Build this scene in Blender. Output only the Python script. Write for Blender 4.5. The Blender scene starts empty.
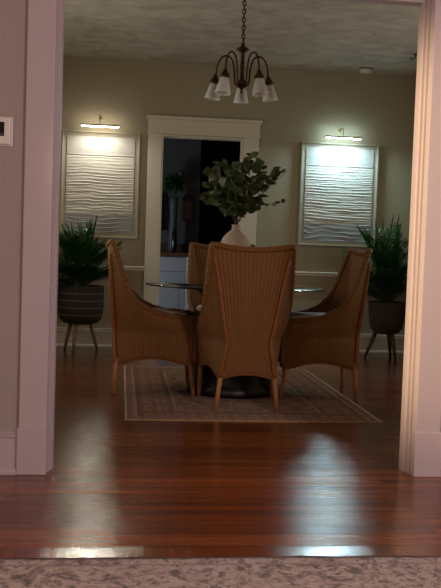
import bpy, math, random
from mathutils import Vector, Matrix, noise
PI = math.pi
random.seed(7)
sc = bpy.context.scene
C = sc.collection

# ------------------------------------------------------------------ helpers
class MB:
    """collects verts / faces (+ per-corner uv) and links them as one mesh object"""
    def __init__(s): s.v = []; s.f = []; s.uv = []; s.sm = []; s.mi = []
    def add(s, vs, fs, uvs=None, smooth=True, mi=0):
        o = len(s.v); s.v += [tuple(v) for v in vs]
        for i, f in enumerate(fs):
            s.f.append([o + k for k in f]); s.sm.append(smooth); s.mi.append(mi)
            s.uv.append([uvs[k] for k in f] if uvs else [(0, 0)] * len(f))
    def box(s, x0, x1, y0, y1, z0, z1, mi=0):
        v = [(x, y, z) for x in (x0, x1) for y in (y0, y1) for z in (z0, z1)]
        f = [(0, 1, 3, 2), (4, 6, 7, 5), (0, 4, 5, 1), (2, 3, 7, 6), (0, 2, 6, 4), (1, 5, 7, 3)]
        s.add(v, f, None, False, mi); return s
    def tube(s, pts, rad, n=10, caps=True, mi=0, ring=None):
        pts = [Vector(p) for p in pts]; N = len(pts)
        if not callable(rad):
            r0 = rad; rad = (lambda i: r0) if not isinstance(r0, (list, tuple)) else (lambda i: r0[i])
        up = None; vs = []; L = 0; uvs = []
        for i, p in enumerate(pts):
            t = (pts[min(i + 1, N - 1)] - pts[max(i - 1, 0)]).normalized()
            if up is None:
                up = Vector((0, 0, 1)) if abs(t.z) < .9 else Vector((1, 0, 0))
            side = t.cross(up).normalized(); up = side.cross(t).normalized()
            if i: L += (p - pts[i - 1]).length
            for k in range(n):
                a = 2 * PI * k / n; r = rad(i)
                vs.append(p + side * (math.cos(a) * r) + up * (math.sin(a) * r)); uvs.append((k * .01, L))
        fs = [(i * n + k, i * n + (k + 1) % n, (i + 1) * n + (k + 1) % n, (i + 1) * n + k) for i in range(N - 1) for k in range(n)]
        if caps: fs += [tuple(reversed(range(n))), tuple(range((N - 1) * n, N * n))]
        s.add(vs, fs, uvs, True, mi); return s
    def lathe(s, prof, c=(0, 0, 0), n=32, mi=0, ribs=0, amp=0):
        vs = []; uvs = []
        for j, (r, z) in enumerate(prof):
            for k in range(n):
                a = 2 * PI * k / n; rr = r * (1 + amp * math.cos(ribs * a)) if ribs else r
                vs.append((c[0] + rr * math.cos(a), c[1] + rr * math.sin(a), c[2] + z)); uvs.append((k / n, z))
        fs = [(j * n + k, j * n + (k + 1) % n, (j + 1) * n + (k + 1) % n, (j + 1) * n + k) for j in range(len(prof) - 1) for k in range(n)]
        if prof[0][0] > 1e-5: fs.append(tuple(reversed(range(n))))
        if prof[-1][0] > 1e-5: fs.append(tuple(range((len(prof) - 1) * n, len(prof) * n)))
        s.add(vs, fs, uvs, True, mi); return s
    def prism(s, poly, axis, a0, a1, mi=0):
        """extrude a 2-D outline along x ('x': poly=(y,z)), y ('y': (x,z)) or z ('z': (x,y))"""
        def P(p, a): return {'x': (a, p[0], p[1]), 'y': (p[0], a, p[1]), 'z': (p[0], p[1], a)}[axis]
        n = len(poly); v = [P(p, a0) for p in poly] + [P(p, a1) for p in poly]
        f = [(i, (i + 1) % n, n + (i + 1) % n, n + i) for i in range(n)] + [tuple(reversed(range(n))), tuple(range(n, 2 * n))]
        s.add(v, f, None, False, mi); return s
    def build(s, name, mats, parent=None, bevel=0, autosmooth=True):
        me = bpy.data.meshes.new(name); me.from_pydata(s.v, [], s.f)
        uvl = me.uv_layers.new(name='UVMap')
        i = 0
        for poly, uv in zip(me.polygons, s.uv):
            for q in uv: uvl.data[i].uv = q; i += 1
        for poly, sm, mi in zip(me.polygons, s.sm, s.mi): poly.use_smooth = sm; poly.material_index = mi
        for m in (mats if isinstance(mats, (list, tuple)) else [mats]): me.materials.append(m)
        import bmesh
        bm = bmesh.new(); bm.from_mesh(me); bmesh.ops.recalc_face_normals(bm, faces=bm.faces); bm.to_mesh(me); bm.free()
        o = bpy.data.objects.new(name, me); C.objects.link(o)
        if parent: o.parent = parent
        if bevel:
            b = o.modifiers.new('b', 'BEVEL'); b.width = bevel; b.segments = 2; b.limit_method = 'ANGLE'; b.angle_limit = 0.7
        return o

def tag(o, label=None, cat=None, group=None, kind=None):
    if label: o['label'] = label
    if cat: o['category'] = cat
    if group: o['group'] = group
    if kind: o['kind'] = kind
    return o
def thing(name, label, cat, loc=(0, 0, 0), rz=0, group=None):
    o = bpy.data.objects.new(name, None); C.objects.link(o); o.location = loc; o.rotation_euler = (0, 0, rz)
    return tag(o, label, cat, group)
def struct(mb, name, mat, bevel=0, parent=None):
    o = mb.build(name, mat, parent, bevel)
    if not parent: o['kind'] = 'structure'
    return o
def copy_tree(o, parent=None):
    kids = [k for k in C.objects if k.parent == o]
    c = o.copy(); C.objects.link(c)
    if parent: c.parent = parent
    for k in kids: copy_tree(k, c)
    return c
def spline(pts, n):
    """Catmull-Rom through pts"""
    P = [Vector(p) for p in pts]; P = [2 * P[0] - P[1]] + P + [2 * P[-1] - P[-2]]
    out = []; m = len(P) - 3
    for i in range(n):
        t = i / (n - 1) * m; k = min(int(t), m - 1); t -= k
        a, b, c, d = P[k:k + 4]
        out.append(.5 * ((2 * b) + (c - a) * t + (2 * a - 5 * b + 4 * c - d) * t * t + (3 * b - 3 * c + d - a) * t ** 3))
    return out
def lut(tab, q):
    for (a, va), (b, vb) in zip(tab, tab[1:]):
        if q <= b: t = (q - a) / (b - a); return va + (vb - va) * t
    return tab[-1][1]

# ------------------------------------------------------------------ materials
def srgb(r, g, b):
    f = lambda c: (c / 255 / 12.92) if c / 255 <= .04045 else ((c / 255 + .055) / 1.055) ** 2.4
    return (f(r), f(g), f(b), 1)
class Mat:
    def __init__(s, name, col=(.5, .5, .5, 1), rough=.5, metal=0, spec=.5):
        s.m = bpy.data.materials.new(name); s.m.use_nodes = True; s.t = s.m.node_tree; s.N = s.t.nodes; s.L = s.t.links
        s.b = s.N['Principled BSDF']; s.b.inputs['Base Color'].default_value = col
        s.b.inputs['Roughness'].default_value = rough; s.b.inputs['Metallic'].default_value = metal
        s.b.inputs['Specular IOR Level'].default_value = spec
    def n(s, t, **k):
        x = s.N.new(t)
        for a, v in k.items():
            if a in x.inputs: x.inputs[a].default_value = v
            else: setattr(x, a, v)
        return x
    def link(s, a, b): s.L.new(a, b)
    def coord(s, kind='Object', scale=(1, 1, 1), rot=(0, 0, 0)):
        tc = s.n('ShaderNodeTexCoord'); mp = s.n('ShaderNodeMapping'); mp.inputs['Scale'].default_value = scale; mp.inputs['Rotation'].default_value = rot
        s.link(tc.outputs[kind], mp.inputs['Vector']); return mp.outputs['Vector']
    def noise(s, vec, scale=5, detail=4, rough=.55, dist=0):
        x = s.n('ShaderNodeTexNoise'); x.inputs['Scale'].default_value = scale; x.inputs['Detail'].default_value = detail
        x.inputs['Roughness'].default_value = rough; x.inputs['Distortion'].default_value = dist
        s.link(vec, x.inputs['Vector']); return x.outputs['Fac']
    def ramp(s, fac, stops):
        r = s.n('ShaderNodeValToRGB'); e = r.color_ramp.elements
        while len(e) < len(stops): e.new(.5)
        for q, (p, c) in zip(e, stops): q.position = p; q.color = c
        s.link(fac, r.inputs['Fac']); return r.outputs['Color']
    def math(s, op, a, b=0.):
        m = s.n('ShaderNodeMath', operation=op)
        for i, v in enumerate((a, b)):
            if isinstance(v, (int, float)): m.inputs[i].default_value = v
            else: s.link(v, m.inputs[i])
        return m.outputs[0]
    def mix(s, fac, a, b, mode='MIX'):
        m = s.n('ShaderNodeMix', data_type='RGBA', blend_type=mode)
        for i, v in ((0, fac), (6, a), (7, b)):
            if isinstance(v, (int, float, tuple)): m.inputs[i].default_value = v
            else: s.link(v, m.inputs[i])
        return m.outputs[2]
    def col(s, c): s.link(c, s.b.inputs['Base Color']); return s
    def rgh(s, c): s.link(c, s.b.inputs['Roughness']); return s
    def bump(s, h, strength=.3, dist=.01):
        b = s.n('ShaderNodeBump'); b.inputs['Strength'].default_value = strength; b.inputs['Distance'].default_value = dist
        s.link(h, b.inputs['Height']); s.link(b.outputs[0], s.b.inputs['Normal']); return s

def painted(name, c, rough=.6, var=.06, bump=.08, scale=40, dist=.004, spec=.3):
    m = Mat(name, c, rough, spec=spec); v = m.coord()
    n = m.noise(v, 1.3, 3); d = tuple(x * (1 - var) for x in c[:3]) + (1,)
    m.col(m.mix(n, d, c)); m.bump(m.noise(v, scale, 4), bump, dist); return m.m
def plain(name, c, rough=.5, metal=0, bump=0, scale=60, spec=.5, var=.15):
    m = Mat(name, c, rough, metal, spec); v = m.coord(); n = m.noise(v, scale, 3)
    d = tuple(x * (1 - var) for x in c[:3]) + (1,); m.col(m.mix(n, d, c))
    if bump: m.bump(n, bump, .003)
    return m.m

WALL_D = painted('dining_wall_paint', srgb(176, 166, 142), .75, .05, .10, 90)
WALL_N = painted('living_wall_paint', srgb(166, 157, 157), .7, .05, .25, 130)
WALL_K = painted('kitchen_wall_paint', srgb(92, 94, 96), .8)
TRIM = painted('white_trim_paint', srgb(188, 178, 188), .45, .04, .22, 75, .004, spec=.4)
TRIMD = painted('cream_trim_paint', srgb(230, 224, 208), .45, .05, .05, 60, spec=.4)
WHITE = plain('white_plastic', srgb(225, 222, 220), .35, var=.03)
def ceiling_mat():
    m = Mat('textured_ceiling', srgb(205, 200, 190), .85); v = m.coord(scale=(1, 1.3, 1))
    n = m.noise(v, 5, 6, .6, .6); n2 = m.noise(v, 30, 4, .6)
    s = m.math('ADD', n, m.math('MULTIPLY', n2, .5))
    m.col(m.ramp(n, [(.35, srgb(176, 171, 162)), (.65, srgb(208, 203, 194))])); m.bump(s, .6, .03); return m.m
CEIL = ceiling_mat()

def floor_mat():
    m = Mat('wood_strip_floor', rough=.2)
    tc = m.n('ShaderNodeTexCoord'); sep = m.n('ShaderNodeSeparateXYZ'); m.link(tc.outputs['Object'], sep.inputs[0])
    x, y = sep.outputs[0], sep.outputs[1]
    border = m.math('LESS_THAN', y, 2.868)
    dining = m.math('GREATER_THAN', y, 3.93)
    vA = m.n('ShaderNodeCombineXYZ'); m.link(x, vA.inputs[0]); m.link(y, vA.inputs[1])
    vB = m.n('ShaderNodeCombineXYZ'); m.link(m.math('MULTIPLY', y, .3), vB.inputs[0]); m.link(m.math('MULTIPLY', x, 1.28), vB.inputs[1])
    mv = m.n('ShaderNodeMix', data_type='VECTOR'); m.link(border, mv.inputs[0]); m.link(vA.outputs[0], mv.inputs[4]); m.link(vB.outputs[0], mv.inputs[5])
    vec = mv.outputs[1]
    br = m.n('ShaderNodeTexBrick'); m.link(vec, br.inputs['Vector'])
    for k, q in (('Scale', 1.), ('Brick Width', 1.15), ('Row Height', .0565), ('Mortar Size', .0011), ('Mortar Smooth', .3), ('Bias', 0.)): br.inputs[k].default_value = q
    br.offset = .37; br.offset_frequency = 3
    br.inputs['Color1'].default_value = (0, 0, 0, 1); br.inputs['Color2'].default_value = (1, 1, 1, 1); br.inputs['Mortar'].default_value = (.5, .5, .5, 1)
    mp = m.n('ShaderNodeMapping'); mp.inputs['Scale'].default_value = (1.6, 34, 1); m.link(vec, mp.inputs[0])
    g = m.noise(mp.outputs[0], 2.2, 6, .65, .5)
    mp2 = m.n('ShaderNodeMapping'); mp2.inputs['Scale'].default_value = (.6, 9, 1); m.link(vec, mp2.inputs[0])
    g2 = m.noise(mp2.outputs[0], 2.0, 3, .6)
    base = m.ramp(m.math('ADD', m.math('MULTIPLY', m.math('SUBTRACT', br.outputs['Color'], m.math('MULTIPLY', m.math('SUBTRACT', br.outputs['Color'], .4), m.math('MULTIPLY', border, .8))), .45), m.math('MULTIPLY', g2, .6)),
                  [(.25, srgb(98, 44, 18)), (.5, srgb(136, 66, 28)), (.8, srgb(172, 94, 42))])
    base = m.mix(m.math('MULTIPLY', g, .55), base, srgb(58, 24, 14))
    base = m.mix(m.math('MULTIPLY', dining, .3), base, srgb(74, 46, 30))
    base = m.mix(m.math('MULTIPLY', br.outputs['Fac'], .85), base, srgb(18, 8, 5))
    m.col(base)
    sc2 = m.noise(tc.outputs['Object'], 3.0, 5, .6)
    m.link(m.math('ADD', .11, m.math('MULTIPLY', sc2, .08)), m.b.inputs['Roughness'])
    h = m.math('ADD', m.math('MULTIPLY', br.outputs['Fac'], -1.0), m.math('ADD', m.math('MULTIPLY', g2, 1.2), m.math('MULTIPLY', br.outputs['Color'], .25)))
    h = m.math('ADD', h, m.math('MULTIPLY', m.noise(tc.outputs['Object'], 14, 3), .45))
    mpr = m.n('ShaderNodeMapping'); mpr.inputs['Scale'].default_value = (1.2, 55, 1); m.link(vec, mpr.inputs[0])
    h = m.math('ADD', h, m.math('MULTIPLY', m.noise(mpr.outputs[0], 3, 3), .9))
    sv = m.n('ShaderNodeSeparateXYZ'); m.link(vec, sv.inputs[0])
    cup = m.math('ABSOLUTE', m.math('SINE', m.math('MULTIPLY', sv.outputs[1], PI / .0565)))
    h = m.math('ADD', h, m.math('MULTIPLY', cup, m.math('MULTIPLY', m.math('SUBTRACT', 1., border), .28)))
    h = m.math('MULTIPLY', h, m.math('SUBTRACT', 1., m.math('MULTIPLY', border, .68)))
    m.bump(h, .4, .0035)
    m.b.inputs['Coat Weight'].default_value = .0
    m.b.inputs['Specular IOR Level'].default_value = 1.0
    return m.m
FLOOR = floor_mat()

def wicker_mat(name, c1, c2, c3):
    m = Mat(name, rough=.55, spec=.4); tc = m.n('ShaderNodeTexCoord'); sep = m.n('ShaderNodeSeparateXYZ'); m.link(tc.outputs['UV'], sep.inputs[0])
    u, v = sep.outputs[0], sep.outputs[1]
    rib = m.math('SINE', m.math('MULTIPLY', u, 2 * PI / .018)); row = m.math('SINE', m.math('MULTIPLY', v, 2 * PI / .0075))
    chk = m.math('MULTIPLY', m.math('SINE', m.math('MULTIPLY', u, PI / .018)), m.math('SINE', m.math('MULTIPLY', v, PI / .0075)))
    h = m.math('ADD', m.math('MULTIPLY', rib, .55), m.math('MULTIPLY', chk, .4)); h = m.math('ADD', h, m.math('MULTIPLY', row, .25))
    f = m.math('ADD', m.math('MULTIPLY', h, .3), .5)
    n = m.noise(tc.outputs['UV'], 9, 4)
    col = m.ramp(f, [(.1, c1), (.5, c2), (.95, c3)]); m.col(m.mix(m.math('MULTIPLY', n, .5), col, c1)); m.bump(h, .55, .004); return m.m
WICK = wicker_mat('woven_wicker', srgb(104, 68, 30), srgb(142, 97, 48), srgb(164, 116, 62))
CANE = plain('cane_pole_wood', srgb(150, 92, 46), .4, scale=30)
LEGW = plain('light_chair_leg_wood', srgb(186, 128, 84), .4, scale=25)
CUSH = plain('cream_seat_fabric', srgb(228, 222, 205), .85, bump=.2, scale=220, var=.06)
DARKW = plain('black_pedestal_wood', srgb(24, 20, 20), .4)
BRONZE = plain('dark_bronze', srgb(78, 56, 42), .38, .7, var=.3)
BRASS = plain('aged_brass', srgb(168, 140, 84), .32, .9)
CERAM = plain('matt_cream_ceramic', srgb(192, 174, 152), .6, bump=.1, scale=18, var=.08)

def glass_mat(name, tint, rough=.0, trans=1.0, ior=1.5):
    m = Mat(name, tint, rough); m.b.inputs['Transmission Weight'].default_value = trans; m.b.inputs['IOR'].default_value = ior; return m.m
TGLASS = glass_mat('smoked_table_glass', (.22, .26, .26, 1), .02)
FROST = glass_mat('frosted_shade_glass', (.93, .93, .91, 1), .5, .3)
TEDGE = plain('dark_glass_edge', srgb(14, 20, 20), .15)

def art_mat():
    m = Mat('ridged_paper', rough=.8); tc = m.n('ShaderNodeTexCoord'); sep = m.n('ShaderNodeSeparateXYZ'); m.link(tc.outputs['UV'], sep.inputs[0])
    v = m.math('ADD', sep.outputs[1], m.math('MULTIPLY', m.noise(tc.outputs['UV'], 3, 3), .02))
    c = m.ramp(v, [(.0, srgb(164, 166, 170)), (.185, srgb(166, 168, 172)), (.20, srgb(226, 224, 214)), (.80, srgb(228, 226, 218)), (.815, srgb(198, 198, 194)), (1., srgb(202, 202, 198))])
    mp = m.n('ShaderNodeMapping'); mp.inputs['Scale'].default_value = (1, 1.4, 1); m.link(tc.outputs['UV'], mp.inputs[0])
    n = m.noise(mp.outputs[0], 11, 5, .6)
    m.col(m.mix(m.math('MULTIPLY', n, .3), c, srgb(150, 146, 136))); m.bump(n, .4, .006); return m.m
ART = art_mat()
FRAME = plain('pale_frame_wood', srgb(186, 180, 160), .6, var=.08)
MAT_B = plain('linen_mat_board', srgb(184, 178, 160), .8, bump=.1, scale=200, var=.05)

def rug_mat(name, cols, x0, x1, y0, y1, edge, scale=9., full_border=True):
    """traditional worn rug: border bands measured from the rug's own outline, medallion-like field"""
    m = Mat(name, rough=.95, spec=.1); tc = m.n('ShaderNodeTexCoord'); sep = m.n('ShaderNodeSeparateXYZ'); m.link(tc.outputs['Object'], sep.inputs[0])
    x, y = sep.outputs[0], sep.outputs[1]
    dx = m.math('MINIMUM', m.math('SUBTRACT', x, x0), m.math('SUBTRACT', x1, x)); dy = m.math('MINIMUM', m.math('SUBTRACT', y, y0), m.math('SUBTRACT', y1, y))
    d = m.math('MINIMUM', dx, dy)
    dark, mid, light, pale = cols
    # mirrored coordinates give the pattern its symmetry
    ax = m.math('ABSOLUTE', m.math('SUBTRACT', x, (x0 + x1) / 2)); px = m.math('PINGPONG', ax, .13); py = m.math('PINGPONG', y, .13)
    cv = m.n('ShaderNodeCombineXYZ'); m.link(px, cv.inputs[0]); m.link(py, cv.inputs[1])
    cv2 = m.n('ShaderNodeCombineXYZ'); m.link(ax, cv2.inputs[0]); m.link(m.math('ABSOLUTE', m.math('SUBTRACT', y, (y0 + y1) / 2)), cv2.inputs[1])
    f1 = m.n('ShaderNodeTexVoronoi', feature='DISTANCE_TO_EDGE'); f1.inputs['Scale'].default_value = scale * 2.2; m.link(cv.outputs[0], f1.inputs['Vector'])
    f2 = m.noise(cv2.outputs[0], scale * 1.3, 5, .65, 1.6)
    w = m.math('SINE', m.math('MULTIPLY', f2, 26.))
    field = m.ramp(m.math('ADD', m.math('MULTIPLY', w, .35), .5), [(.15, dark), (.5, mid), (.85, light)])
    lines = m.math('LESS_THAN', f1.outputs['Distance'], .05)
    bord = m.mix(lines, mid, dark)
    bord = m.mix(m.math('GREATER_THAN', f1.outputs['Distance'], .22), bord, light)
    c = m.mix(m.math('LESS_THAN', d, .30), field, bord)
    for a, b, cc in ((.30, .318, pale), (.285, .30, dark), (.075, .09, dark), (.055, .075, light)):
        if full_border: c = m.mix(m.math('MULTIPLY', m.math('GREATER_THAN', d, a), m.math('LESS_THAN', d, b)), c, cc)
    c = m.mix(m.math('LESS_THAN', d, .014), c, edge)
    wear = m.noise(tc.outputs['Object'], 26, 5, .7); c = m.mix(m.math('MULTIPLY', wear, .75), c, mid)
    fine = m.noise(tc.outputs['Object'], 160, 2, .6); c = m.mix(m.math('MULTIPLY', fine, .35), c, dark)
    if not full_border:
        a1 = m.noise(cv2.outputs[0], 4.5, 6, .7, 2.2); b1 = m.noise(tc.outputs['Object'], 30, 6, .75, .6)
        f = m.math('ADD', m.math('MULTIPLY', m.math('SINE', m.math('MULTIPLY', a1, 30.)), .085), b1)
        c = m.ramp(f, [(.36, dark), (.46, mid), (.56, light), (.72, pale)])
        c = m.mix(m.math('MULTIPLY', m.math('GREATER_THAN', d, .062), m.math('LESS_THAN', d, .072)), c, mid)
        c = m.mix(m.math('LESS_THAN', d, .012), c, edge)
        c = m.mix(m.math('MULTIPLY', fine, .5), c, dark)
    m.b.inputs['Sheen Weight'].default_value = .12; m.b.inputs['Sheen Roughness'].default_value = .6
    m.col(c); m.bump(m.math('ADD', fine, wear), .6, .004); return m.m

# ------------------------------------------------------------------ room shell
ZC = 2.7356; YF = 8.55; YN = 3.806
XL, XR = -.2966, 1.3218     # cased opening
YB = YN + .125              # dining-side face of the partition
ZO = 2.125
o = struct(MB().box(-3.2, 4.4, -1.6, 11.6, -.1, 0), 'floor', FLOOR)
o = struct(MB().box(-3.2, 4.4, -1.6, 11.6, ZC, ZC + .1), 'ceiling', CEIL)
struct(MB().box(-3.1, XL - .02, YN, YB, 0, ZC), 'wall_near_left', [WALL_N])
struct(MB().box(XR + .02, 4.3, YN, YB, 0, ZC), 'wall_near_right', [WALL_N])
struct(MB().box(XL - .02, XR + .02, YN, YB, ZO + .02, ZC), 'wall_over_opening', [WALL_N])
DL, DR, ZD = .3516, 1.1426, 2.05
w = MB(); w.box(-1.25, DL, YF, YF + .12, 0, ZC); w.box(DR, 3.05, YF, YF + .12, 0, ZC); w.box(DL, DR, YF, YF + .12, ZD, ZC)
struct(w, 'wall_back', WALL_D)
struct(MB().box(-1.25, -1.13, YB, YF, 0, ZC), 'wall_left', WALL_D)
struct(MB().box(2.93, 3.05, YB, YF, 0, ZC), 'wall_right', WALL_D)
struct(MB().box(-3.2, -3.1, -1.5, YB, 0, ZC), 'wall_living_left', WALL_N)
struct(MB().box(4.3, 4.4, -1.5, YB, 0, ZC), 'wall_living_right', WALL_N)
struct(MB().box(-3.2, 4.4, -1.6, -1.5, 0, ZC), 'wall_living_rear', WALL_N)

# near casing: flat board, bead on its outer edge, plinth block
def casing(side, n):
    s = -1 if side == 'left' else 1; xe = XL if s < 0 else XR
    X = lambda d: xe + s * d
    mb = MB()
    prof = [(0, YN), (0, YN - .016), (.002, YN - .020), (.005, YN - .021), (.112, YN - .021), (.115, YN - .020), (.117, YN - .017), (.117, YN)]
    mb.prism([(X(a), b) for a, b in prof], 'z', .2, ZO + .10)
    struct(mb, 'trim_%d' % n, TRIM)
    pb = MB(); pr = [(-.003, YN), (-.003, YN - .031), (.122, YN - .031), (.122, YN)]
    pb.prism([(X(a), b) for a, b in pr], 'z', 0, .2)
    struct(pb, 'trim_%d' % (n + 1), TRIM, .003)
    # jamb lining with two rounded stop beads
    jb = MB()
    pr = [(.02, YN - .006), (.0, YN - .006), (-.003, YN + .002), (-.003, YN + .018), (.004, YN + .020), (.004, YN + .026), (-.008, YN + .028), (-.011, YN + .032), (-.011, YN + .048), (-.001, YN + .050), (-.001, YN + .056),
          (-.016, YN + .060), (-.021, YN + .067), (-.023, YN + .080), (-.023, YB - .004), (-.019, YB + .004), (.02, YB + .004)]
    jb.prism([(X(a), b) for a, b in pr], 'z', 0, ZO - .001)
    struct(jb, 'trim_%d' % (n + 2), TRIM)
    cb = MB(); cb.prism([(X(a), b) for a, b in [(.0, YB), (.0, YB + .02), (.112, YB + .02), (.112, YB)]], 'z', 0, ZO + .10)
    struct(cb, 'trim_%d' % (n + 3), TRIM, .003)
casing('left', 1); casing('right', 5)
hb = MB(); hb.box(XL - .117, XR + .117, YN - .024, YN, ZO + .10, ZO + .24); struct(hb, 'trim_9', TRIM, .004)
hj = MB(); hj.prism([(YN - .006, ZO + .02), (YN - .006, ZO), (YN + .03, ZO), (YN + .034, ZO - .01), (YN + .06, ZO - .01), (YN + .066, ZO - .02), (YB + .004, ZO - .02), (YB + .004, ZO + .02)], 'x', XL - .018, XR + .018)
struct(hj, 'trim_10', TRIM)

def base_prof(y, s, h, t=.016, shoe=.012):
    """profile running out from a wall face at y in direction s"""
    return [(y, 0), (y + s * (t + shoe), 0), (y + s * (t + shoe), .012), (y + s * (t + shoe * .5), .022), (y + s * t, .026), (y + s * t, h - .034), (y + s * (t + .012), h - .030),
            (y + s * (t + .012), h - .022), (y + s * (t - .002), h - .018), (y + s * (t - .002), h - .010), (y + s * (t + .009), h - .006), (y + s * (t + .009), h), (y, h)]
struct(MB().prism(base_prof(YN, -1, .192), 'x', -3.1, XL - .122), 'baseboard_near_left', TRIM)
struct(MB().prism(base_prof(YN, -1, .192), 'x', XR + .122, 4.3), 'baseboard_near_right', TRIM)
cl, cr = .2205, 1.2896
struct(MB().prism(base_prof(YF, -1, .177), 'x', -1.13, cl), 'baseboard_back_left', TRIMD)
struct(MB().prism(base_prof(YF, -1, .177), 'x', cr, 2.93), 'baseboard_back_right', TRIMD)
rail = [(YF, .742), (YF - .010, .742), (YF - .014, .752), (YF - .012, .760), (YF - .024, .766), (YF - .026, .778), (YF - .02, .782), (YF, .782)]
struct(MB().prism(rail, 'x', -1.13, cl), 'trim_11', TRIMD)
struct(MB().prism(rail, 'x', cr, 2.93), 'trim_12', TRIMD)
# far door casing with capped head board
for n, (a, b) in enumerate(((cl, DL), (DR, cr))):
    struct(MB().box(a, b, YF - .022, YF, 0, ZD + .008), 'trim_%d' % (13 + n), TRIMD, .003)
hd = MB(); hd.box(cl - .004, cr + .004, YF - .026, YF, ZD + .008, 2.188); struct(hd, 'trim_15', TRIMD, .002)
hd = MB(); hd.prism([(YF, 2.188), (YF - .028, 2.188), (YF - .036, 2.196), (YF - .044, 2.200), (YF - .046, 2.222), (YF, 2.222)], 'x', cl - .022, cr + .022); struct(hd, 'trim_16', TRIMD)
hd = MB(); hd.box(cl - .012, cr + .012, YF - .034, YF - .001, ZD + .004, ZD + .020); struct(hd, 'trim_17', TRIMD, .003)
jm = MB(); jm.box(DL - .001, DL + .016, YF - .01, YF + .13, 0, ZD - .016); jm.box(DR - .016, DR + .001, YF - .01, YF + .13, 0, ZD - .016); jm.box(DL - .001, DR + .001, YF - .01, YF + .13, ZD - .016, ZD + .001)
struct(jm, 'trim_18', TRIMD)

# kitchen beyond the door
YK = 10.95
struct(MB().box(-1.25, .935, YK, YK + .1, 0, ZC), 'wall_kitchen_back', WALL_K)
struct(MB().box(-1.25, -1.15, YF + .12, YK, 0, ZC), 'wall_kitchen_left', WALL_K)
BLACKP = plain('hall_darkness_black', srgb(16, 14, 14), .95)  # darkness of the hall beyond, put into the wall colour as near-black
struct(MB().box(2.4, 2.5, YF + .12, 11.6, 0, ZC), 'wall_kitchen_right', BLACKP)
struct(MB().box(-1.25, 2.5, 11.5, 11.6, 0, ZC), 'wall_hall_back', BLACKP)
# ------------------------------------------------------------------ rugs
def rug(name, x0, x1, y0, y1, t, mat, label, waves=.004):
    mb = MB(); nx, ny = 90, 60; vs = []
    for j in range(ny + 1):
        for i in range(nx + 1):
            x = x0 + (x1 - x0) * i / nx; y = y0 + (y1 - y0) * j / ny
            ex = noise.noise((y * 5, 1.3, 0)) * waves * (1 if i in (0, nx) else 0); ey = noise.noise((x * 9, 4.1, 0)) * waves * (1 if j in (0, ny) else 0)
            vs.append((x + ex, y + ey, t + noise.noise((x * 3, y * 3, 2)) * t * .15))
    fs = [(j * (nx + 1) + i, j * (nx + 1) + i + 1, (j + 1) * (nx + 1) + i + 1, (j + 1) * (nx + 1) + i) for j in range(ny) for i in range(nx)]
    mb.add(vs, fs); n0 = len(vs)
    ring = [i for i in range(nx + 1)] + [(j + 1) * (nx + 1) - 1 for j in range(1, ny + 1)] + [ny * (nx + 1) + i for i in range(nx - 1, -1, -1)] + [j * (nx + 1) for j in range(ny - 1, 0, -1)]
    low = [(vs[i][0], vs[i][1], .0005) for i in ring]; m = len(ring)
    o = len(mb.v); mb.v += low
    for k in range(m):
        mb.f.append([ring[k], ring[(k + 1) % m], o + (k + 1) % m, o + k]); mb.sm.append(False); mb.mi.append(0); mb.uv.append([(0, 0)] * 4)
    mb.f.append([o + k for k in range(m)]); mb.sm.append(False); mb.mi.append(0); mb.uv.append([(0, 0)] * m)
    return tag(mb.build(name, mat), label, 'rug')
RUG1 = rug_mat('dining_rug_wool', (srgb(66, 36, 24), srgb(122, 74, 48), srgb(164, 130, 94), srgb(166, 142, 110)), .043, 1.542, 4.976, 7.212, srgb(205, 185, 150))
RUG2 = rug_mat('living_rug_wool', (srgb(104, 94, 98), srgb(160, 146, 146), srgb(208, 190, 186), srgb(222, 206, 202)), -1.4, 2.6, .6, 2.747, srgb(120, 104, 98), 6., False)
rug('area_rug', .043, 1.542, 4.976, 7.212, .006, RUG1, 'brown patterned rug with a pale edge under the dining table')
rug('area_rug', -1.4, 2.6, .6, 2.747, .010, RUG2, 'pale pink and grey worn-pattern rug in front of the wide opening', .010)

# ------------------------------------------------------------------ wicker chair
S0 = .36
def shell_pt(u, v):
    s = abs(u); sg = 1 if u >= 0 else -1
    if s <= S0:
        k = s / S0
        b = Vector((.165 * k, -.255 - .006 * (1 - k * k), .195 + .030 * (1 - k * k)))
        w = Vector((.130 * k, -.268 - .014 * (1 - k * k), .42))
        t = Vector((.240 * k, -.312 - .022 * (1 - k * k), .976 + .026 * k * k))
    else:
        q = (s - S0) / (1 - S0)
        b = Vector((.165 + .080 * q ** .8, -.255 + .50 * q, .195 + .052 * math.sin(PI * q) ** 1.1))
        w = Vector((.130 + .128 * (1 - (1 - q) ** 2.6), -.268 + .515 * q, .42))
        ty = lut([(0, -.312), (.07, -.295), (.16, -.265), (.28, -.225), (.42, -.175), (.55, -.105), (.68, -.01), (.82, .10), (1, .248)], q)
        tz = lut([(0, 1.002), (.07, .975), (.16, .885), (.28, .765), (.42, .665), (.55, .592), (.68, .548), (.82, .526), (1, .515)], q)
        tx = lut([(0, .240), (.07, .248), (.28, .258), (.55, .264), (1, .252)], q)
        t = Vector((tx, ty, tz))
    if v < .3:
        k = v / .3; p = b.lerp(w, k); bul = math.sin(PI * k) * .004
    else:
        k = (v - .3) / .7; p = w.lerp(t, k); bul = math.sin(PI * k) * .012
    if s > S0: p.x += bul * min(1, (s - S0) * 5)
    p.x *= sg
    return p
def rim_path():
    pts = [shell_pt(-1 + 2 * i / 120, 1) for i in range(121)]
    f = lambda s: [Vector((s * .255, .252 + .006 * math.sin(PI * k), .55 - (.55 - .22) * k)) for k in (.13, .2, .32, .5, .75, 1)]
    return f(-1)[::-1] + pts + f(1)
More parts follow.
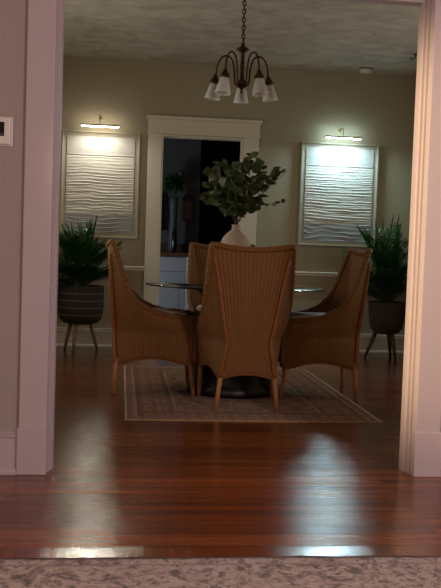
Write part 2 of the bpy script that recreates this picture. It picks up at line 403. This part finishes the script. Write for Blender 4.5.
def make_chair():
    r = thing('dining_chair', '', 'chair')
    mb = MB(); nu, nv = 96, 40; vs = []; uv = []
    arc = [0]
    for i in range(nu + 1):
        u = -1 + 2 * i / nu
        if i: arc.append(arc[-1] + (shell_pt(u, .45) - shell_pt(-1 + 2 * (i - 1) / nu, .45)).length)
    for i in range(nu + 1):
        u = -1 + 2 * i / nu
        for j in range(nv + 1):
            p = shell_pt(u, j / nv); vs.append(p); uv.append((arc[i], p.z))
    fs = [(i * (nv + 1) + j, (i + 1) * (nv + 1) + j, (i + 1) * (nv + 1) + j + 1, i * (nv + 1) + j + 1) for i in range(nu) for j in range(nv)]
    mb.add(vs, fs, uv)
    sh = mb.build('wicker_shell', WICK, r)
    sd = sh.modifiers.new('s', 'SOLIDIFY'); sd.thickness = .016; sd.offset = 0
    # front apron
    ap = MB(); vs = []; uv = []
    for i in range(33):
        k = -1 + 2 * i / 32
        for j in range(9):
            z0 = .195 + .045 * (1 - k * k); z = z0 + (.43 - z0) * j / 8; vs.append((k * .248, .244 + .008 * (1 - k * k), z)); uv.append((k * .25 + .5, z))
    ap.add(vs, [(i * 9 + j, (i + 1) * 9 + j, (i + 1) * 9 + j + 1, i * 9 + j + 1) for i in range(32) for j in range(8)], uv)
    a = ap.build('front_apron', WICK, r); sd = a.modifiers.new('s', 'SOLIDIFY'); sd.thickness = .012
    pts = rim_path(); P = spline(pts[::2], 340)
    MB().tube(P, lambda i: .0165 + .0045 * abs(math.sin(i * PI / 4)), 10).build('braided_rim', WICK, r)
    # lower skirt binding
    P = [shell_pt(-1 + 2 * i / 90, 0) for i in range(91)]
    MB().tube(P, .009, 8).build('skirt_binding', CANE, r)
    # seat and cushion
    def seat_poly(m):
        P = []
        for i in range(31):
            u = -.97 + 1.94 * i / 30; p = shell_pt(u, .32)
            c = Vector((0, -.02, 0)); d = (p - c); d.z = 0; P.append(c + d * m)
        return [(p.x, p.y) for p in P]
    def slab(name, poly, zs, mat, par):
        m = MB(); n = len(poly); cx = 0; cy = -.02; vs = []
        for sc_, z in zs: vs += [(cx + (x - cx) * sc_, cy + (y - cy) * sc_, z) for x, y in poly]
        k = len(zs); fs = [(j * n + i, j * n + (i + 1) % n, (j + 1) * n + (i + 1) % n, (j + 1) * n + i) for j in range(k - 1) for i in range(n)]
        fs += [tuple(reversed(range(n))), tuple(range((k - 1) * n, k * n))]
        m.add(vs, fs); return m.build(name, mat, par)
    slab('seat', seat_poly(.95), [(1, .40), (1, .43)], WICK, r)
    slab('seat_cushion', seat_poly(.91), [(.94, .431), (.99, .44), (1, .475), (.985, .528), (.93, .548), (.6, .556)], CUSH, r)
    for sx in (-1, 1):
        MB().tube([(sx * .140, -.242, .27), (sx * .163, -.262, .21), (sx * .176, -.268, .1), (sx * .187, -.272, .0)], [.014, .0155, .0145, .0125], 12).build('leg', LEGW, r)
        MB().tube([(sx * .236, .222, .30), (sx * .238, .226, .2), (sx * .243, .240, .1), (sx * .247, .250, .0)], [.014, .0155, .0145, .0125], 12).build('leg', LEGW, r)
        MB().tube(spline([(sx * .166, -.272, .205), (sx * .146, -.280, .33), (sx * .132, -.284, .425), (sx * .148, -.292, .50), (sx * .186, -.307, .73), (sx * .222, -.319, .925)], 30), lambda i: .0135 if i < 24 else .0135 - (i - 24) * .0006, 12).build('back_pole', CANE, r)
    return r
ch = make_chair()
spots = [(.776, 5.535, 0, 'wicker armchair with its back to the wide opening, in front of the table'),
         (.245, 6.03, -PI / 2, 'wicker armchair seen in side view, facing away from the ribbed dark planter'),
         (1.322, 5.975, PI / 2, 'wicker armchair seen in side view, backing towards the plain smooth planter'),
         (.782, 6.55, PI, 'wicker armchair beyond the table, mostly hidden, with its back to the doorway')]
for i, (x, y, a, lab) in enumerate(spots):
    o = ch if i == 0 else copy_tree(ch)
    o.location = (x, y, .003 if i in (1, 2) else .0065); o.rotation_euler = (0, 0, a); o['label'] = lab; o['group'] = 'wicker chairs around the dining table'

# ------------------------------------------------------------------ table
TX, TY = .776, 6.0
t = thing('dining_table', 'round dark-glass dining table on a black drum pedestal', 'table', (TX, TY, .0065))
p = MB(); p.lathe([(0, .718), (.600, .718), (.607, .7205), (.607, .7275), (.603, .730), (0, .730)], n=96); p.build('table_top', TGLASS, t)
p = MB(); p.lathe([(.6075, .7185), (.610, .7205), (.610, .7275), (.6075, .7295), (.6075, .7185)], n=96); p.build('table_edge', TEDGE, t)
p = MB(); p.lathe([(.30, 0), (.305, .01), (.305, .05), (.292, .062), (.285, .09), (.25, .20), (.20, .32), (.17, .44), (.165, .54), (.19, .62), (.24, .67), (.27, .69), (.27, .7175), (0, .7175)], n=64); p.build('pedestal', DARKW, t)

# vase
v = MB(); v.lathe([(.0, 0), (.085, 0), (.100, .02), (.106, .08), (.108, .18), (.107, .255), (.101, .292), (.086, .322), (.064, .348), (.044, .364), (.032, .374), (.027, .388), (.027, .402), (.031, .408), (.031, .412), (.024, .412), (.021, .40), (.021, .372), (0, .37)], n=56)
vo = v.build('vase', CERAM); vo.location = (.768, TY, .7375)
tag(vo, 'matt cream bottle vase standing on the glass dining table', 'vase')

def leafpoly(mb, p, d, nrm, L, W, fold=.12, droop=.1, n=6, point=.6):
    """a curved leaf blade from p along d, with folded midrib"""
    d = d.normalized(); side = d.cross(nrm)
    if side.length < 1e-3: side = d.cross(Vector((1, 0, 0)))
    side.normalize(); up = side.cross(d).normalized(); vs = []
    for i in range(n + 1):
        k = i / n; w = W * (math.sin(PI * k ** point) ** .8 if 0 < k < 1 else .02)
        c = p + d * (L * k) - up * (droop * L * k * k)
        vs += [c - side * w + up * (fold * w), c, c + side * w + up * (fold * w)]
    fs = []
    for i in range(n): fs += [(3 * i, 3 * i + 1, 3 * i + 4, 3 * i + 3), (3 * i + 1, 3 * i + 2, 3 * i + 5, 3 * i + 4)]
    mb.add(vs, fs)
def leaf_mat(name, c1, c2, rough=.45):
    m = Mat(name, rough=rough); v = m.coord(); m.col(m.mix(m.noise(v, 14, 3), c1, c2)); m.b.inputs['Subsurface Weight'].default_value = .0
    return m.m
LEAF1 = leaf_mat('eucalyptus_leaf', srgb(52, 68, 40), srgb(96, 112, 66), .5)
STEM1 = plain('leaf_stem', srgb(70, 58, 40), .6)
LEAF2 = leaf_mat('palm_leaf', srgb(28, 60, 32), srgb(58, 108, 56), .35)
STEM2 = plain('palm_stem', srgb(52, 66, 36), .5)
SOIL = plain('potting_soil', srgb(40, 30, 24), .95, bump=.5)

br = thing('leafy_branches', 'round-leaved green branches spreading out of the cream vase', 'branches', (.768, TY, 1.10))
lf = MB(); st = MB()
tips = [(-.20, .02, .33), (-.19, -.08, .40), (-.10, .06, .46), (-.03, -.06, .41), (.03, .08, .47), (.08, -.04, .50), (.13, .05, .51), (.17, -.03, .45), (.24, .03, .42), (.33, -.02, .42), (-.215, -.03, .23), (.335, .02, .215),
        (-.12, .12, .28), (.10, -.12, .34), (-.05, -.13, .30), (.02, .15, .33), (-.15, -.12, .22), (.16, .10, .29)]
rr = random.Random(4)
for ti, tp in enumerate(tips):
    tp = Vector(tp); mid = Vector((tp.x * .38, tp.y * .4, tp.z * .52 if tp.z > .25 else tp.z * .8))
    P = spline([(rr.uniform(-.008, .008), rr.uniform(-.008, .008), -.10), (rr.uniform(-.01, .01), rr.uniform(-.01, .01), .045), mid, tp], 26)
    MB().tube(P, lambda i: .0032 - .00008 * i, 6).build('stem', STEM1, br)
    sparse = tp.x > .3
    for i in range(9 if not sparse else 13, 26, 1):
        k = i / 25
        for r_ in range(2 if not sparse else 1):
            q = P[i]; d = (P[min(i + 1, 25)] - P[i - 1]).normalized()
            a = rr.uniform(0, 2 * PI); rad = Vector((math.cos(a), math.sin(a), rr.uniform(-.5, .6)))
            dd = (d * .4 + rad).normalized(); L = rr.uniform(.058, .088) * (1 if not sparse else .72); nr = Vector((rr.uniform(-1, 1), rr.uniform(-1, 1), rr.uniform(.1, 1)))
            if q.z < .12: continue
            leafpoly(lf, q + dd * .008, dd, nr, L, L * (.40 if not sparse else .30), .1, rr.uniform(-.1, .3), 6, .75)
lf.build('foliage', LEAF1, br)

# ------------------------------------------------------------------ chandelier
ch_ = thing('chandelier', 'dark bronze five-arm chandelier with frosted bell shades hanging over the table', 'chandelier', (.773, 6.0, 0))
MB().lathe([(0, ZC - .05), (.02, ZC - .048), (.035, ZC - .03), (.06, ZC - .012), (.065, ZC - .0005), (0, ZC - .0005)], n=32).build('canopy', BRONZE, ch_)
cn = MB(); z = 2.372; k = 0
while z < ZC - .05:
    pts = [(math.cos(a) * .0115 * (k % 2), math.cos(a) * .0115 * (1 - k % 2), z + .015 + math.sin(a) * .0185) for a in [2 * PI * i / 14 for i in range(15)]]
    cn.tube(pts, .0036, 6, False); z += .0275; k += 1
cord = [(.006 * math.sin(i * .9), .006 * math.cos(i * .9), 2.36 + i * .0145) for i in range(24)]
cn.tube(cord, .0018, 5)
cn.build('chain', BRONZE, ch_)
MB().lathe([(0, 2.03), (.006, 2.034), (.011, 2.044), (.007, 2.056), (.012, 2.064), (.022, 2.074), (.036, 2.082), (.052, 2.090), (.056, 2.100), (.044, 2.110), (.028, 2.118), (.016, 2.130), (.013, 2.16), (.015, 2.2), (.0125, 2.25), (.015, 2.30),
            (.022, 2.312), (.040, 2.318), (.046, 2.328), (.034, 2.338), (.018, 2.346), (.010, 2.358), (.013, 2.366), (.006, 2.376), (0, 2.378)], n=32).build('hub', BRONZE, ch_)
SH = [(.026, 2.135), (.029, 2.120), (.035, 2.098), (.043, 2.060), (.049, 2.030), (.0545, 2.004), (.0565, 1.990), (.0545, 1.990), (.0520, 2.004), (.046, 2.032), (.040, 2.062), (.032, 2.098), (.026, 2.118), (.022, 2.132)]
SH = [(r * .93, 2.0 + (z - 1.99) * .80) for r, z in SH]
BULB = plain('opal_bulb', srgb(225, 222, 212), .3)
R5 = .195
for i in range(5):
    a = PI / 2 - .125 + i * 2 * PI / 5; ca, sa = math.cos(a), math.sin(a)
    arc = [(.045, 2.095), (.052, 2.13), (.058, 2.20), (.075, 2.262), (.112, 2.290), (.150, 2.276), (.178, 2.225), (.186, 2.165)]
    ar = MB().tube(spline([(r * ca, r * sa, z) for r, z in arc], 34), .0062, 10).build('arm', BRONZE, ch_)
    tilt = .13
    def place(prof, n=32, ribs=0, amp=0):
        m = MB(); m.lathe([(r, z - 2.165) for r, z in prof], n=n, ribs=ribs, amp=amp)
        ax = Vector((-sa, ca, 0)); M = Matrix.Rotation(-tilt, 3, ax)
        m.v = [tuple(M @ Vector(q) + Vector((.187 * ca, .187 * sa, 2.165))) for q in m.v]; return m
    place([(0, 2.168), (.010, 2.166), (.015, 2.154), (.018, 2.142), (.030, 2.130), (.034, 2.118), (.031, 2.104), (.0, 2.104)]).build('socket', BRONZE, ar)
    place(SH, 60, 20, .018).build('shade', FROST, ar)
    place([(0, 2.03), (.014, 2.034), (.021, 2.05), (.019, 2.07), (.012, 2.09), (.011, 2.115), (0, 2.115)], 16).build('bulb', BULB, ar)

# smoke alarm and hook on the ceiling
s = thing('smoke_alarm', 'round white smoke alarm on the dining ceiling near the back wall', 'smoke alarm', (2.258, 8.32, ZC))
MB().lathe([(0, -.012), (.070, -.012), (.072, -.004), (.072, -.0005), (0, -.0005)], n=40).build('mounting_plate', plain('grey_base_plastic', srgb(120, 120, 116), .5), s)
MB().lathe([(0, -.046), (.045, -.045), (.058, -.038), (.064, -.024), (.064, -.0125), (0, -.0125)], n=40).build('cover', WHITE, s)
hk = MB(); hk.tube(spline([(2.503, 7.612, ZC - .0005), (2.503, 7.612, ZC - .012), (2.497, 7.612, ZC - .03), (2.477, 7.612, ZC - .046), (2.461, 7.612, ZC - .040), (2.465, 7.612, ZC - .026)], 24), .005, 8)
hk.lathe([(0, ZC - .008), (.02, ZC - .007), (.022, ZC - .0005), (0, ZC - .0005)], (2.503, 7.612, 0), 20)
tag(hk.build('ceiling_hook', plain('black_iron', srgb(24, 22, 22), .5)), 'small black hook screwed into the ceiling beside the opening edge', 'hook')

# ------------------------------------------------------------------ art and picture lights
def artwork(x0, x1, z0, z1, seed, label):
    cx = (x0 + x1) / 2; W = x1 - x0; H = z1 - z0
    t = thing('framed_relief', label, 'wall art', (cx, YF, z0))
    D = .040; f = .014; b = .049
    fr = MB()
    fr.box(-W / 2, -W / 2 + f, -D, -.001, 0, H); fr.box(W / 2 - f, W / 2, -D, -.001, 0, H); fr.box(-W / 2 + f, W / 2 - f, -D, -.001, 0, f); fr.box(-W / 2 + f, W / 2 - f, -D, -.001, H - f, H)
    fr.build('frame', FRAME, t, .002)
    MB().box(-W / 2 + f, W / 2 - f, -.024, -.002, f, H - f).build('mat_board', MAT_B, t)
    w = W - 2 * b; h = H - 2 * b; nx, nz = 70, 380; vs = []; uv = []; ph = seed * 3.7
    for j in range(nz + 1):
        v = j / nz
        for i in range(nx + 1):
            u = i / nx; X = u * w; Z = v * h
            warp = noise.noise((X * 2.2 + ph, Z * 2.5, 1.0)) * .030 + noise.noise((X * 8, Z * 7 + ph, 5.0)) * .008
            if v > .81: d = noise.noise((X * 9, Z * 22 + ph, 3)) * .0012
            elif v > .20:
                g = (.81 - v) / .61
                warp2 = warp * (.35 + 1.1 * g) + noise.noise((X * 14 + ph, Z * 16, 8)) * .0035 * g
                def crease(wl, off):
                    q = ((Z + warp2 + off) / wl) % 1.0
                    return math.exp(-((q - .5) / .17) ** 2)
                m1 = .55 + .9 * noise.noise((X * 2.5 + ph, Z * 26., 9.)); m2 = .45 + 1.2 * noise.noise((X * 5 + ph, Z * 34., 3.))
                d = (.0022 + .0044 * g) * (max(0, m1) * crease(.029, 0) + .7 * max(0, m2) * crease(.021, .006 * noise.noise((X * 3, Z * 4, 6))))
                d += .0010 * noise.noise((X * 20, Z * 70, 2))
            else:
                k = noise.noise((X * 5 + ph, Z * 20, 7)); d = .0040 * max(0, math.sin(2 * PI * (Z + warp * 2.6) / .042)) ** 6 * (.6 + k) + .001 * k
            if abs(v - .81) < .006: d += .003
            e = min(u, 1 - u) / .02
            d *= min(1, e)
            vs.append((X - w / 2, -.030 - d, b + Z)); uv.append((u, v))
    fs = [(j * (nx + 1) + i, j * (nx + 1) + i + 1, (j + 1) * (nx + 1) + i + 1, (j + 1) * (nx + 1) + i) for j in range(nz) for i in range(nx)]
    m = MB(); m.add(vs, fs, uv)
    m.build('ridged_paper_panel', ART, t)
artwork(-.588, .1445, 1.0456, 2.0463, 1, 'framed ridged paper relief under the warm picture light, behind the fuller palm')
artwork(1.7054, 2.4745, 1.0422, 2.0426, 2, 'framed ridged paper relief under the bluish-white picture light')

def emis(name, col, st):
    m = Mat(name, (0, 0, 0, 1), .5); m.b.inputs['Emission Color'].default_value = col; m.b.inputs['Emission Strength'].default_value = st; return m.m
LW = emis('warm_strip_glow', (1, .92, .74, 1), 36)
LC = emis('cool_strip_glow', (.66, .94, 1.0, 1), 60)
def picture_light(x, mat, energy, col, tilt, label):
    cy = -.15
    t = thing('picture_light', label, 'picture light', (x, YF, 2.085), 0)
    o = MB().lathe([(0, 0), (.017, 0), (.017, .006), (.012, .012), (0, .013)], n=28).build('wall_plate', BRASS, t)
    o.rotation_euler = (PI / 2, 0, 0); o.location = (0, -.0005, .085)
    MB().tube(spline([(0, -.006, .085), (0, -.05, .098), (0, cy + .03, .094), (0, cy + .002, .06), (0, cy, .012)], 24), .0042, 8).build('arm', BRASS, t)
    hs = MB(); L = .172; seg = 14; R = .013
    angs = [math.radians(38 + (200 - 38) * i / seg) for i in range(seg + 1)]
    out = [(cy + math.cos(a) * R, math.sin(a) * R) for a in angs]; inn = [(cy + math.cos(a) * (R - .0025), math.sin(a) * (R - .0025)) for a in reversed(angs)]
    hs.prism(out + inn, 'x', -L, L)
    full = [(cy + math.cos(a) * R, math.sin(a) * R) for a in [2 * PI * i / 24 for i in range(24)]]
    hs.prism(full, 'x', -L - .004, -L); hs.prism(full, 'x', L, L + .004)
    hs.build('hood', BRASS, t)
    MB().tube([(-L + .002, cy + .001, -.006), (L - .002, cy + .001, -.006)], .0062, 14).build('light_strip', mat, t)
    l = bpy.data.lights.new('picture_lamp', 'AREA'); l.shape = 'RECTANGLE'; l.size = .33; l.size_y = .016; l.energy = energy; l.color = col
    o = bpy.data.objects.new('picture_lamp', l); C.objects.link(o); o.location = (x, YF + cy + .002, 2.085 - .014)
    o.rotation_euler = (math.radians(tilt), 0, 0)
picture_light(-.234, LW, 5., (1, .91, .74), -28, 'brass picture light with a warm glowing strip, over the relief behind the fuller palm')
picture_light(2.084, LC, 9.2, (.62, .92, 1.0), -22, 'brass picture light with a bluish-white glowing strip')

# ------------------------------------------------------------------ planters with palms
def frond(lf, st, p0, direction, L, rise, leafL, leafW, n, rr, lim):
    d = Vector(direction); d.z = 0; d.normalize()
    P = [p0 + d * (L * (k ** 1.5) * math.sin(rise[0])) + Vector((0, 0, L * (k - rise[1] * k * k) * math.cos(rise[0]))) for k in [i / 20 for i in range(21)]]
    P = [lim(p) for p in P]
    st.tube(P, lambda i: .0045 - .00017 * i, 5)
    for i in range(6, 21):
        k = i / 20
        tdir = (P[i] - P[i - 1]).normalized(); side = tdir.cross(Vector((0, 0, 1)))
        if side.length < .1: side = d.cross(Vector((0, 0, 1)))
        side.normalize()
        for sg in (-1, 1):
            dd = (tdir * rr.uniform(.7, 1.1) + side * sg * rr.uniform(.6, .95) + Vector((0, 0, rr.uniform(-.05, .35)))).normalized()
            LL = leafL * (math.sin(PI * (.2 + .7 * k)) * .8 + .3) * rr.uniform(.85, 1.1)
            o = len(lf.v); leafpoly(lf, P[i], dd, Vector((0, 0, 1)), LL, leafW, .25, rr.uniform(.05, .4), 5, .6)
            lf.v[o:] = [tuple(lim(Vector(q))) for q in lf.v[o:]]
    dd = (P[-1] - P[-2]).normalized(); o = len(lf.v); leafpoly(lf, P[-1], dd, Vector((0, 1, .2)), leafL * .8, leafW, .2, .1, 5, .6)
    lf.v[o:] = [tuple(lim(Vector(q))) for q in lf.v[o:]]

def ribbed_pot_mat():
    m = Mat('ribbed_dark_basket', rough=.6); tc = m.n('ShaderNodeTexCoord'); sep = m.n('ShaderNodeSeparateXYZ'); m.link(tc.outputs['UV'], sep.inputs[0])
    u, v = sep.outputs[0], sep.outputs[1]
    rib = m.math('SINE', m.math('MULTIPLY', u, 2 * PI * 48)); base = m.mix(m.math('GREATER_THAN', rib, .55), srgb(30, 25, 23), srgb(58, 50, 42))
    line = 0
    for z in (.47, .535, .405, .34):
        l = m.math('LESS_THAN', m.math('ABSOLUTE', m.math('SUBTRACT', v, z)), .0035); base = m.mix(l, base, srgb(120, 104, 88))
    m.col(base); m.bump(rib, .5, .004); return m.m
def planter(x, y, name, label, prof, legs, potmat, legmat, top, rsoil, fr_seed, nfr, box, spread):
    t = thing(name, label, 'potted plant', (x, y, 0))
    MB().lathe(prof, n=64).build('pot', potmat, t)
    MB().lathe([(0, top - .035), (rsoil * .6, top - .03), (rsoil, top - .036), (rsoil, top - .05), (0, top - .05)], n=40).build('soil', SOIL, t)
    for (lx, ly, tx, ty, tz) in legs:
        MB().tube([(tx, ty, tz), (tx * .5 + lx * .5, ty * .5 + ly * .5, tz * .5), (lx, ly, 0.0)], [.021, .018, .0115], 14).build('leg', legmat, t)
    rr = random.Random(fr_seed); lf = MB(); st = MB(); x0, x1, y1, z1 = box
    lim = lambda q: Vector((min(max(q.x, x0 - x), x1 - x), min(q.y, y1 - y), q.z))
    for i in range(nfr):
        a = 2 * PI * i / nfr * 2.618 + rr.uniform(-.2, .2); lean = spread[0] + (spread[1] - spread[0]) * ((i + .5) / nfr)
        p0 = Vector((rr.uniform(-.05, .05), rr.uniform(-.05, .05), top - .035))
        Lh = (z1 - top) * (1.12 - .22 * (i / nfr)) * rr.uniform(.9, 1.05)
        frond(lf, st, p0, (math.cos(a), math.sin(a), 0), Lh, (lean, .12 + .22 * i / nfr), spread[2], spread[3], 15, rr, lim)
    st.build('stems', STEM2, t); lf.build('fronds', LEAF2, t)
PX, PY = -.362, 8.185
prof = [(0, .25), (.10, .25), (.150, .262), (.185, .29), (.204, .335), (.211, .40), (.212, .50), (.210, .590), (.213, .600), (.205, .602), (.200, .595), (.200, .52), (0, .52)]
planter(PX, PY, 'potted_palm', 'full palm in a dark ribbed planter on pale tapered legs', prof,
        [(-.140, .125, -.085, .075, .262), (-.047, -.165, -.03, -.10, .262), (.160, .10, .095, .06, .262)], ribbed_pot_mat(), plain('pale_oak_leg', srgb(150, 118, 88), .5), .60, .199, 11, 84, (-1.1, .0, 8.47, 1.16), (.08, 1.30, .165, .0088))
PX, PY = 2.487, 8.07
prof = [(0, .235), (.07, .235), (.115, .245), (.145, .285), (.163, .35), (.172, .43), (.175, .53), (.176, .535), (.168, .536), (.166, .53), (.160, .46), (0, .46)]
planter(PX, PY, 'potted_palm', 'airy palm with bare stems in a smooth brown planter on dark tapered legs', prof,
        [(-.187, .03, -.09, .015, .262), (.097, .14, .05, .08, .262), (.05, -.165, .03, -.09, .262)], plain('smooth_brown_pot', srgb(62, 46, 36), .6, bump=.15, scale=20), plain('dark_walnut_leg', srgb(84, 54, 36), .5), .535, .165, 23, 62, (2.10, 2.86, 8.47, 1.25), (.06, 1.20, .18, .0080))

# ------------------------------------------------------------------ thermostat
t = thing('thermostat', 'white thermostat with a dark screen on the wall beside the wide opening', 'thermostat', (-.528, YN, 1.443))
MB().box(-.070, .064, -.010, -.0005, -.062, .060).build('wall_plate', WHITE, t, .004)
MB().box(-.066, .056, -.028, -.010, -.056, .056).build('casing', WHITE, t, .005)
MB().box(-.050, .031, -.0292, -.027, -.022, .036).build('screen', plain('black_lcd', srgb(14, 20, 16), .15), t)
seg = MB()
for dx in (.008, .020):
    for (a, b, c, d) in ((0, .008, 0, .0014), (0, .008, .006, .0074), (0, .0014, 0, .0074), (.0066, .008, 0, .0074)):
        seg.box(dx + a, dx + b, -.0297, -.0291, -.018 + c, -.018 + d)
seg.build('screen_symbol', plain('pale_lcd_segment', srgb(130, 135, 130), .5), t)

# ------------------------------------------------------------------ kitchen things
CAB = plain('white_cabinet_paint', srgb(176, 186, 200), .5, var=.04)
c = thing('kitchen_cabinet', 'pale base cabinet with drawer seen through the far doorway', 'cabinet', (0, 0, 0))
MB().box(-.30, .775, 10.26, 10.94, .0, .868).build('body', CAB, c, .003)
for x0, x1 in ((-.28, .235), (.245, .735)):
    d = MB(); d.box(x0, x1, 10.24, 10.26, .70, .85); d.build('drawer', CAB, c, .003)
    d = MB(); d.box(x0, x1, 10.24, 10.26, .10, .69); d.box(x0 + .06, x1 - .06, 10.236, 10.241, .16, .63); d.build('door', CAB, c, .003)
MB().box(.742, .790, 10.232, 10.26, .0, .868).build('end_stile', plain('lit_edge_white', srgb(235, 240, 250), .4), c, .002)  # whiter colour imitates light catching the cabinet's corner stile
tag(MB().box(-.32, .80, 10.20, 10.94, .870, .915).build('countertop', plain('brown_butcher_block', srgb(96, 62, 40), .5), None, .003), 'brown wooden countertop on the pale cabinet through the doorway', 'countertop')
tag(MB().box(-.32, .80, 10.905, 10.945, .917, 1.02).build('backsplash', plain('brown_board', srgb(74, 48, 32), .6)), 'low brown wooden backsplash board behind the countertop', 'backsplash')
kv = MB(); kv.lathe([(0, 0), (.045, 0), (.055, .03), (.055, .15), (.05, .28), (.045, .42), (.055, .60), (.058, .66), (.05, .66), (0, .64)], n=32)
q = kv.build('vase', plain('pale_blue_glaze', srgb(84, 92, 106), .4)); q.location = (.600, 10.66, .9155); tag(q, 'tall pale blue vase on the kitchen countertop through the doorway', 'vase')
fb = MB(); rr = random.Random(9)
for i in range(150):
    a = rr.uniform(0, 2 * PI); e = rr.uniform(-.6, 1.5); d = Vector((math.cos(a) * math.cos(e), math.sin(a) * math.cos(e) * .8, math.sin(e))); p = Vector((0, 0, .12)) + Vector((d.x * .04, d.y * .04, d.z * .05))
    leafpoly(fb, p, d, Vector((rr.uniform(-1, 1), rr.uniform(-1, 1), 1)), rr.uniform(.07, .12), .022, .1, .3, 4, .7)
    fb.tube([Vector((0, 0, -.02)), p], .002, 4, False)
q = fb.build('dark_bouquet', LEAF2); q.location = (.600, 10.66, 1.60); tag(q, 'dark leafy bouquet in the tall pale blue vase', 'bouquet')
kc = thing('wall_clock', 'small brown wooden case clock on the kitchen wall', 'clock', (.79, YK, 1.30))
MB().box(-.068, .068, -.055, -.001, 0, .27).build('case', plain('clock_walnut', srgb(96, 66, 48), .5), kc, .004)
MB().prism([(-.08, .27), (-.05, .315), (.05, .315), (.08, .27)], 'y', -.062, -.001).build('crown', plain('clock_walnut_dark', srgb(76, 50, 36), .5), kc)
MB().box(-.045, .045, -.060, -.054, .03, .235).build('front_panel', plain('clock_glass', srgb(46, 34, 28), .25), kc, .002)
ap = MB(); vs = []; nx, nz = 24, 16
for j in range(nz + 1):
    v = j / nz; hw = .035 + .060 * (1 - v) ** .6
    for i in range(nx + 1):
        u = i / nx; vs.append((-hw + 2 * hw * u, -.030 - .018 * math.sin(u * PI * 5 + v) * (1 - v * .5), v * .46))
ap.add(vs, [(j * (nx + 1) + i, j * (nx + 1) + i + 1, (j + 1) * (nx + 1) + i + 1, (j + 1) * (nx + 1) + i) for j in range(nz) for i in range(nx)])
ap.tube([(0, -.001, .47), (0, -.03, .475), (0, -.04, .45)], .006, 8)
q = ap.build('hanging_apron', plain('dark_apron_cloth', srgb(26, 24, 26), .9)); sd = q.modifiers.new('s', 'SOLIDIFY'); sd.thickness = .006
q.location = (.49, YK, 1.18); tag(q, 'dark cloth apron hanging on the kitchen wall by the door frame', 'apron')
sw = thing('wall_hook', 'small brass double hook on the kitchen wall above the clock', 'hook', (.745, YK, 1.70))
for dz in (0, .045):
    MB().lathe([(0, 0), (.012, 0), (.006, .006), (.006, .02), (.012, .028), (.008, .036), (0, .037)], n=16).build('knob', BRASS, sw)
    k = [o for o in C.objects if o.parent == sw][-1]; k.rotation_euler = (PI / 2, 0, 0); k.location = (0, -.0035, dz)
MB().box(-.012, .012, -.004, -.0005, -.02, .065).build('back_plate', BRASS, sw, .001)
bt = MB(); bt.lathe([(0, 0), (.025, 0), (.027, .01), (.027, .20), (.022, .23), (.010, .25), (.010, .30), (.012, .305), (0, .306)], n=24)
q = bt.build('bottle', plain('dark_bottle_glass', srgb(20, 18, 18), .15)); q.location = (.604, 10.42, .9155); tag(q, 'small dark bottle on the kitchen countertop in front of the tall vase', 'bottle')

# ------------------------------------------------------------------ lights
def light(kind, name, loc, energy, col, size=.1, rot=None):
    l = bpy.data.lights.new(name, kind); l.energy = energy; l.color = col
    if kind == 'POINT': l.shadow_soft_size = size
    o = bpy.data.objects.new(name, l); o.location = loc; C.objects.link(o)
    if rot: o.rotation_euler = rot
    return o
lo = Vector((-1.2, 2.9, 1.5)); q = (Vector((1.34, 3.86, 1.1)) - lo).to_track_quat('-Z', 'Y').to_euler()
wl = light('SPOT', 'living_lamp_warm', lo, 460, (1, .68, .36), .14, q); wl.data.spot_size = math.radians(43); wl.data.spot_blend = .7; wl.data.shadow_soft_size = .14
light('POINT', 'living_table_lamp', (-1.8, .6, 1.4), 50, (1, .72, .54), .14)
light('POINT', 'living_lamp_pink', (2.3, -.2, 1.8), 165, (1, .79, .72), .18)
light('POINT', 'kitchen_lamp', (-.5, 9.4, 1.0), 15, (.88, .95, 1), .1)
def side_fill_light(name, loc, rz, w, h, e, col):  # unseen fill panel added on a solid side wall to lift dining ambient
    l = bpy.data.lights.new(name, 'AREA'); l.shape = 'RECTANGLE'; l.size = w; l.size_y = h; l.energy = e; l.color = col
    o = bpy.data.objects.new(name, l); o.location = loc; o.rotation_euler = (PI / 2, 0, rz); C.objects.link(o)
side_fill_light('dining_fill_left', (-1.12, 6.2, 1.5), -PI / 2, 1.3, 1.4, 11, (1, .90, .74))
side_fill_light('dining_fill_right', (2.92, 6.2, 1.5), PI / 2, 1.3, 1.4, 8, (1, .90, .76))

# ------------------------------------------------------------------ camera
H, PIT, YAW, ROL, F = .9901, -.05225, .11247, .0341, 886.23
fwd = Vector((math.sin(YAW) * math.cos(PIT), math.cos(YAW) * math.cos(PIT), math.sin(PIT)))
right = Vector((math.cos(YAW), -math.sin(YAW), 0)); up = right.cross(fwd)
cr_ = right * math.cos(ROL) + up * math.sin(ROL); cu_ = -right * math.sin(ROL) + up * math.cos(ROL)
cd = bpy.data.cameras.new('camera'); cam = bpy.data.objects.new('camera', cd); C.objects.link(cam)
M = Matrix((cr_, cu_, -fwd)).transposed().to_4x4(); M.translation = (0, 0, H); cam.matrix_world = M
cd.sensor_fit = 'VERTICAL'; cd.sensor_height = 36; cd.lens = F * 36 / 588; cd.clip_start = .05
sc.camera = cam

w = bpy.data.worlds.new('World'); sc.world = w; w.use_nodes = True
w.node_tree.nodes['Background'].inputs[0].default_value = (.0, .0, .0, 1); w.node_tree.nodes['Background'].inputs[1].default_value = 0
vs = sc.view_settings; vs.view_transform = 'Standard'; vs.look = 'None'; vs.gamma = 1; vs.exposure = 0
sc.cycles.use_denoising = True; sc.cycles.max_bounces = 8; sc.cycles.diffuse_bounces = 5; sc.cycles.sample_clamp_indirect = 4
